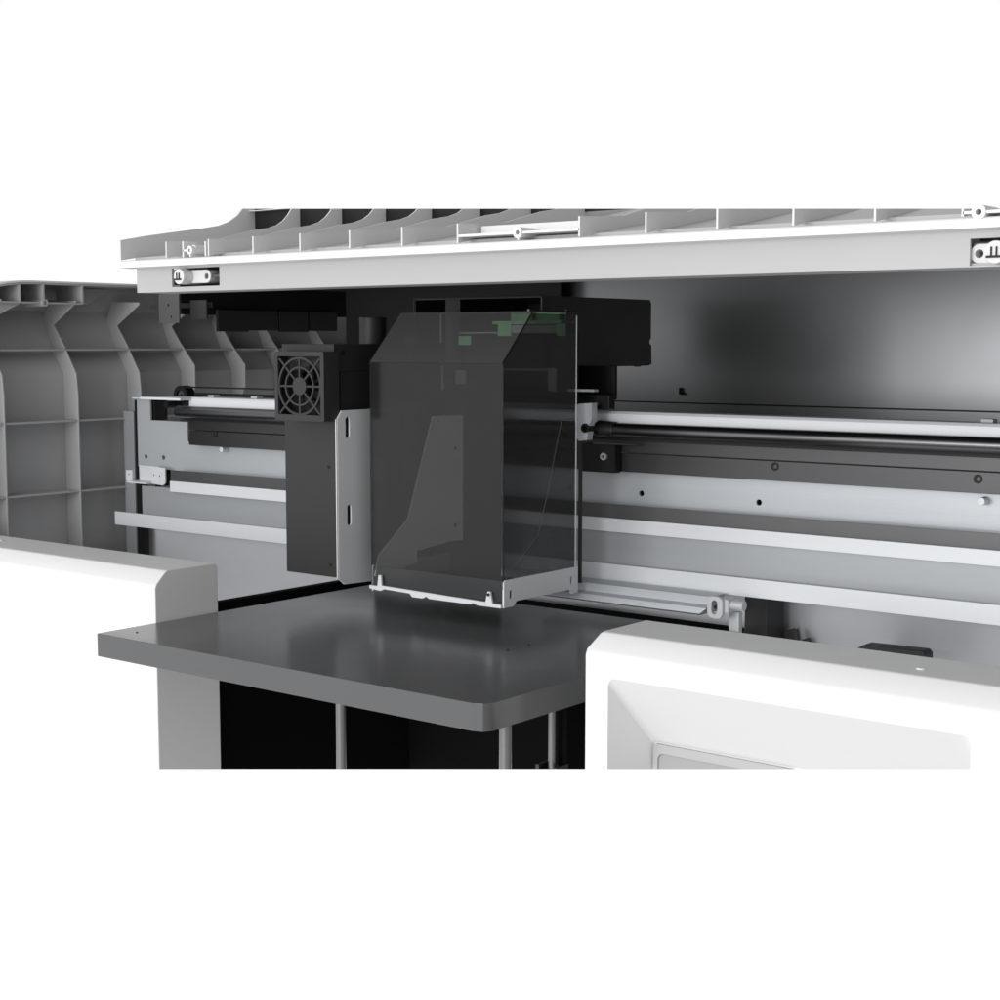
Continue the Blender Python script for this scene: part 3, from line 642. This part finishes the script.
# carriage guide plate (dark strip right of the hood) and bearing block
bm = new(); box(bm, xy(578.5, 1.39), xy(581.3, 1.39), 1.39, 1.3925, zy(580, 583, 1.39), zy(580, 441, 1.39)); link('rear_plate', bm, 'dark', car)
bm = new(); box(bm, xy(582, 1.44), xy(616, 1.44), 1.438, 1.449, zy(600, 472, 1.44), zy(600, 444, 1.44)); link('bearing_block', bm, 'black', car)
bm = new(); p = at(603.5, 456.5, 'y', 1.436); ring(bm, (p[0], p[2]), 'y', .0018, .0042, 1.435, 1.439, 20); link('screw_head', bm, 'steel_v', car)
bm = new(); tube(bm, at(593, 443, 'y', 1.415), at(637, 445, 'y', 1.44), .0013, n=10); link('guide_wire', bm, 'bar', car)

# fan column
YC = 1.235; XP = -1.195
cx0 = xy(285, YC)
z1c = zx(334, 344, XP-.004); z0c = zx(335, 580, XP-.004)
bm = new(); box(bm, cx0, XP-.004, YC, 1.345, z0c, z1c-.03)
col_ = link('fan_column', bm, 'dark', car, bev=.0008)
bm = new(); ux0 = xy(283, YC-.012); box(bm, ux0, XP-.003, YC-.012, 1.345, z1c-.03, z1c)
ub = link('fan_box', bm, 'dark', car, bev=.0008)
for px, py in ((342.5, 353),):
    p = at(px, py, 'x', XP-.003); bm = new(); tube(bm, (XP-.004, p[1], p[2]), (XP-.0022, p[1], p[2]), .0028, n=20); link('screw_hole', bm, 'black', ub)
for px, py in ((328.5, 467), (330.5, 565)):
    p = at(px, py, 'y', YC); bm = new(); tube(bm, (p[0], YC-.0006, p[2]), (p[0], YC+.002, p[2]), .0020, n=16); link('screw_hole', bm, 'black', col_)
# fan housing with guard
YFN = 1.205
fx0, fx1 = xy(275.5, YFN), xy(324.5, YFN)
fz1, fz0 = zy(300, 351.5, YFN), zy(300, 421, YFN)
fcx, fcz = (fx0+fx1)/2, (fz0+fz1)/2
hw, hh_ = (fx1-fx0)/2, (fz1-fz0)/2
bm = new()
plate(bm, rrect(fx0, fx1, fz0, fz1, .002), YFN, YFN+.0035, 'y', [[(fcx-hw*.86, fcz-hh_*.82), (fcx+hw*.86, fcz-hh_*.82), (fcx+hw*.86, fcz+hh_*.86), (fcx-hw*.86, fcz+hh_*.86)]])
box(bm, fx0, fx1, YFN+.0037, YFN+.024, fz0, fz0+.004); box(bm, fx0, fx1, YFN+.0037, YFN+.024, fz1-.003, fz1); box(bm, fx0, fx0+.003, YFN+.0037, YFN+.024, fz0+.004, fz1-.003); box(bm, fx1-.003, fx1, YFN+.0037, YFN+.024, fz0+.004, fz1-.003)
fan = link('cooling_fan', bm, 'fan', car, bev=.0003)
bm = new(); box(bm, fx0+.003, fx1-.003, YFN+.0225, YFN+.0235, fz0+.004, fz1-.003); link('fan_back', bm, 'black', fan)
bm = new()
R0, R1, R2 = hw*.27, hw*.56, hw*.84
def ering(bm, r, w):
    a = circ(fcx, fcz, r+w/2, 40, (r+w/2)*hh_/hw*.97); b = circ(fcx, fcz, r-w/2, 40, (r-w/2)*hh_/hw*.97)
    plate(bm, a, YFN+.0006, YFN+.003, 'y', [b])
plate(bm, circ(fcx, fcz, R0, 28, R0*hh_/hw*.97), YFN+.0006, YFN+.003, 'y')
ering(bm, R1, .0022); ering(bm, R2, .0026)
for k_ in range(8):
    a = math.pi/4*k_; rr_out = R2 if k_ % 2 == 0 else hw*1.16
    d = Vector((math.cos(a), math.sin(a)*hh_/hw*.97)); n_ = Vector((-math.sin(a), math.cos(a)))*.0011
    c_ = Vector((fcx, fcz)); p0 = c_+d*R0*.9; p1 = c_+d*rr_out
    plate(bm, [tuple(p0+n_), tuple(p0-n_), tuple(p1-n_), tuple(p1+n_)], YFN+.0009, YFN+.0027, 'y')
link('fan_guard', bm, 'fan', fan)
bm = new(); tube(bm, (fcx, YFN+.008, fcz), (fcx, YFN+.021, fcz), .009, n=28); rt_ = link('rotor', bm, 'black', fan)
bm = new()
for k_ in range(7):
    a = 2*math.pi*k_/7
    A_ = [(fcx+rr_*math.cos(a+o_), yy_, fcz+rr_*math.sin(a+o_)) for rr_, o_, yy_ in ((.009, 0, YFN+.009), (.023, .25, YFN+.009), (.023, .75, YFN+.018), (.009, .5, YFN+.018))]
    vs = [bm.verts.new(p_) for p_ in A_]; vs2 = [bm.verts.new((p_[0], p_[1]+.001, p_[2])) for p_ in A_]
    bm.faces.new(vs); bm.faces.new(vs2[::-1])
    for i in range(4): bm.faces.new([vs[i], vs[(i+1) % 4], vs2[(i+1) % 4], vs2[i]])
link('rotor_blade', bm, 'black', rt_)
# duct behind the fan box
bm = new(); yd = 1.38; X = xy(374, yd); tube(bm, (X, yd, z1c-.02), (X, yd, zy(374, 317.5, yd)), .0165, n=32); link('air_duct', bm, 'dark', car, bev=.001)
# mounting wing plate with slots
hy = lambda px, py: (yx(px, XP), zx(px, py, XP))
bm = new(); w_ = [hy(336.5, 419), hy(341, 410.5), hy(408, 406.5), hy(413, 410), hy(414.5, 416), hy(414.5, 568), hy(409, 576), hy(342, 584.5), hy(336.5, 579)]
s1_ = hy(346.5, 427.5); s2_ = hy(347.5, 515); s3_ = hy(402, 420)
plate(bm, w_, XP, XP+.002, 'x', [slot(s1_[0], s1_[1], .0034, .0085), slot(s2_[0], s2_[1], .0034, .0085), slot(s3_[0], s3_[1], .003, .007)])
wing = link('wing_plate', bm, 'wing', car)
bm = new(); box(bm, XP+.0004, XP+.0016, w_[0][0]-.0022, w_[0][0]-.0002, w_[8][1], w_[0][1]); link('wing_edge', bm, 'white', wing, bev=.0004)
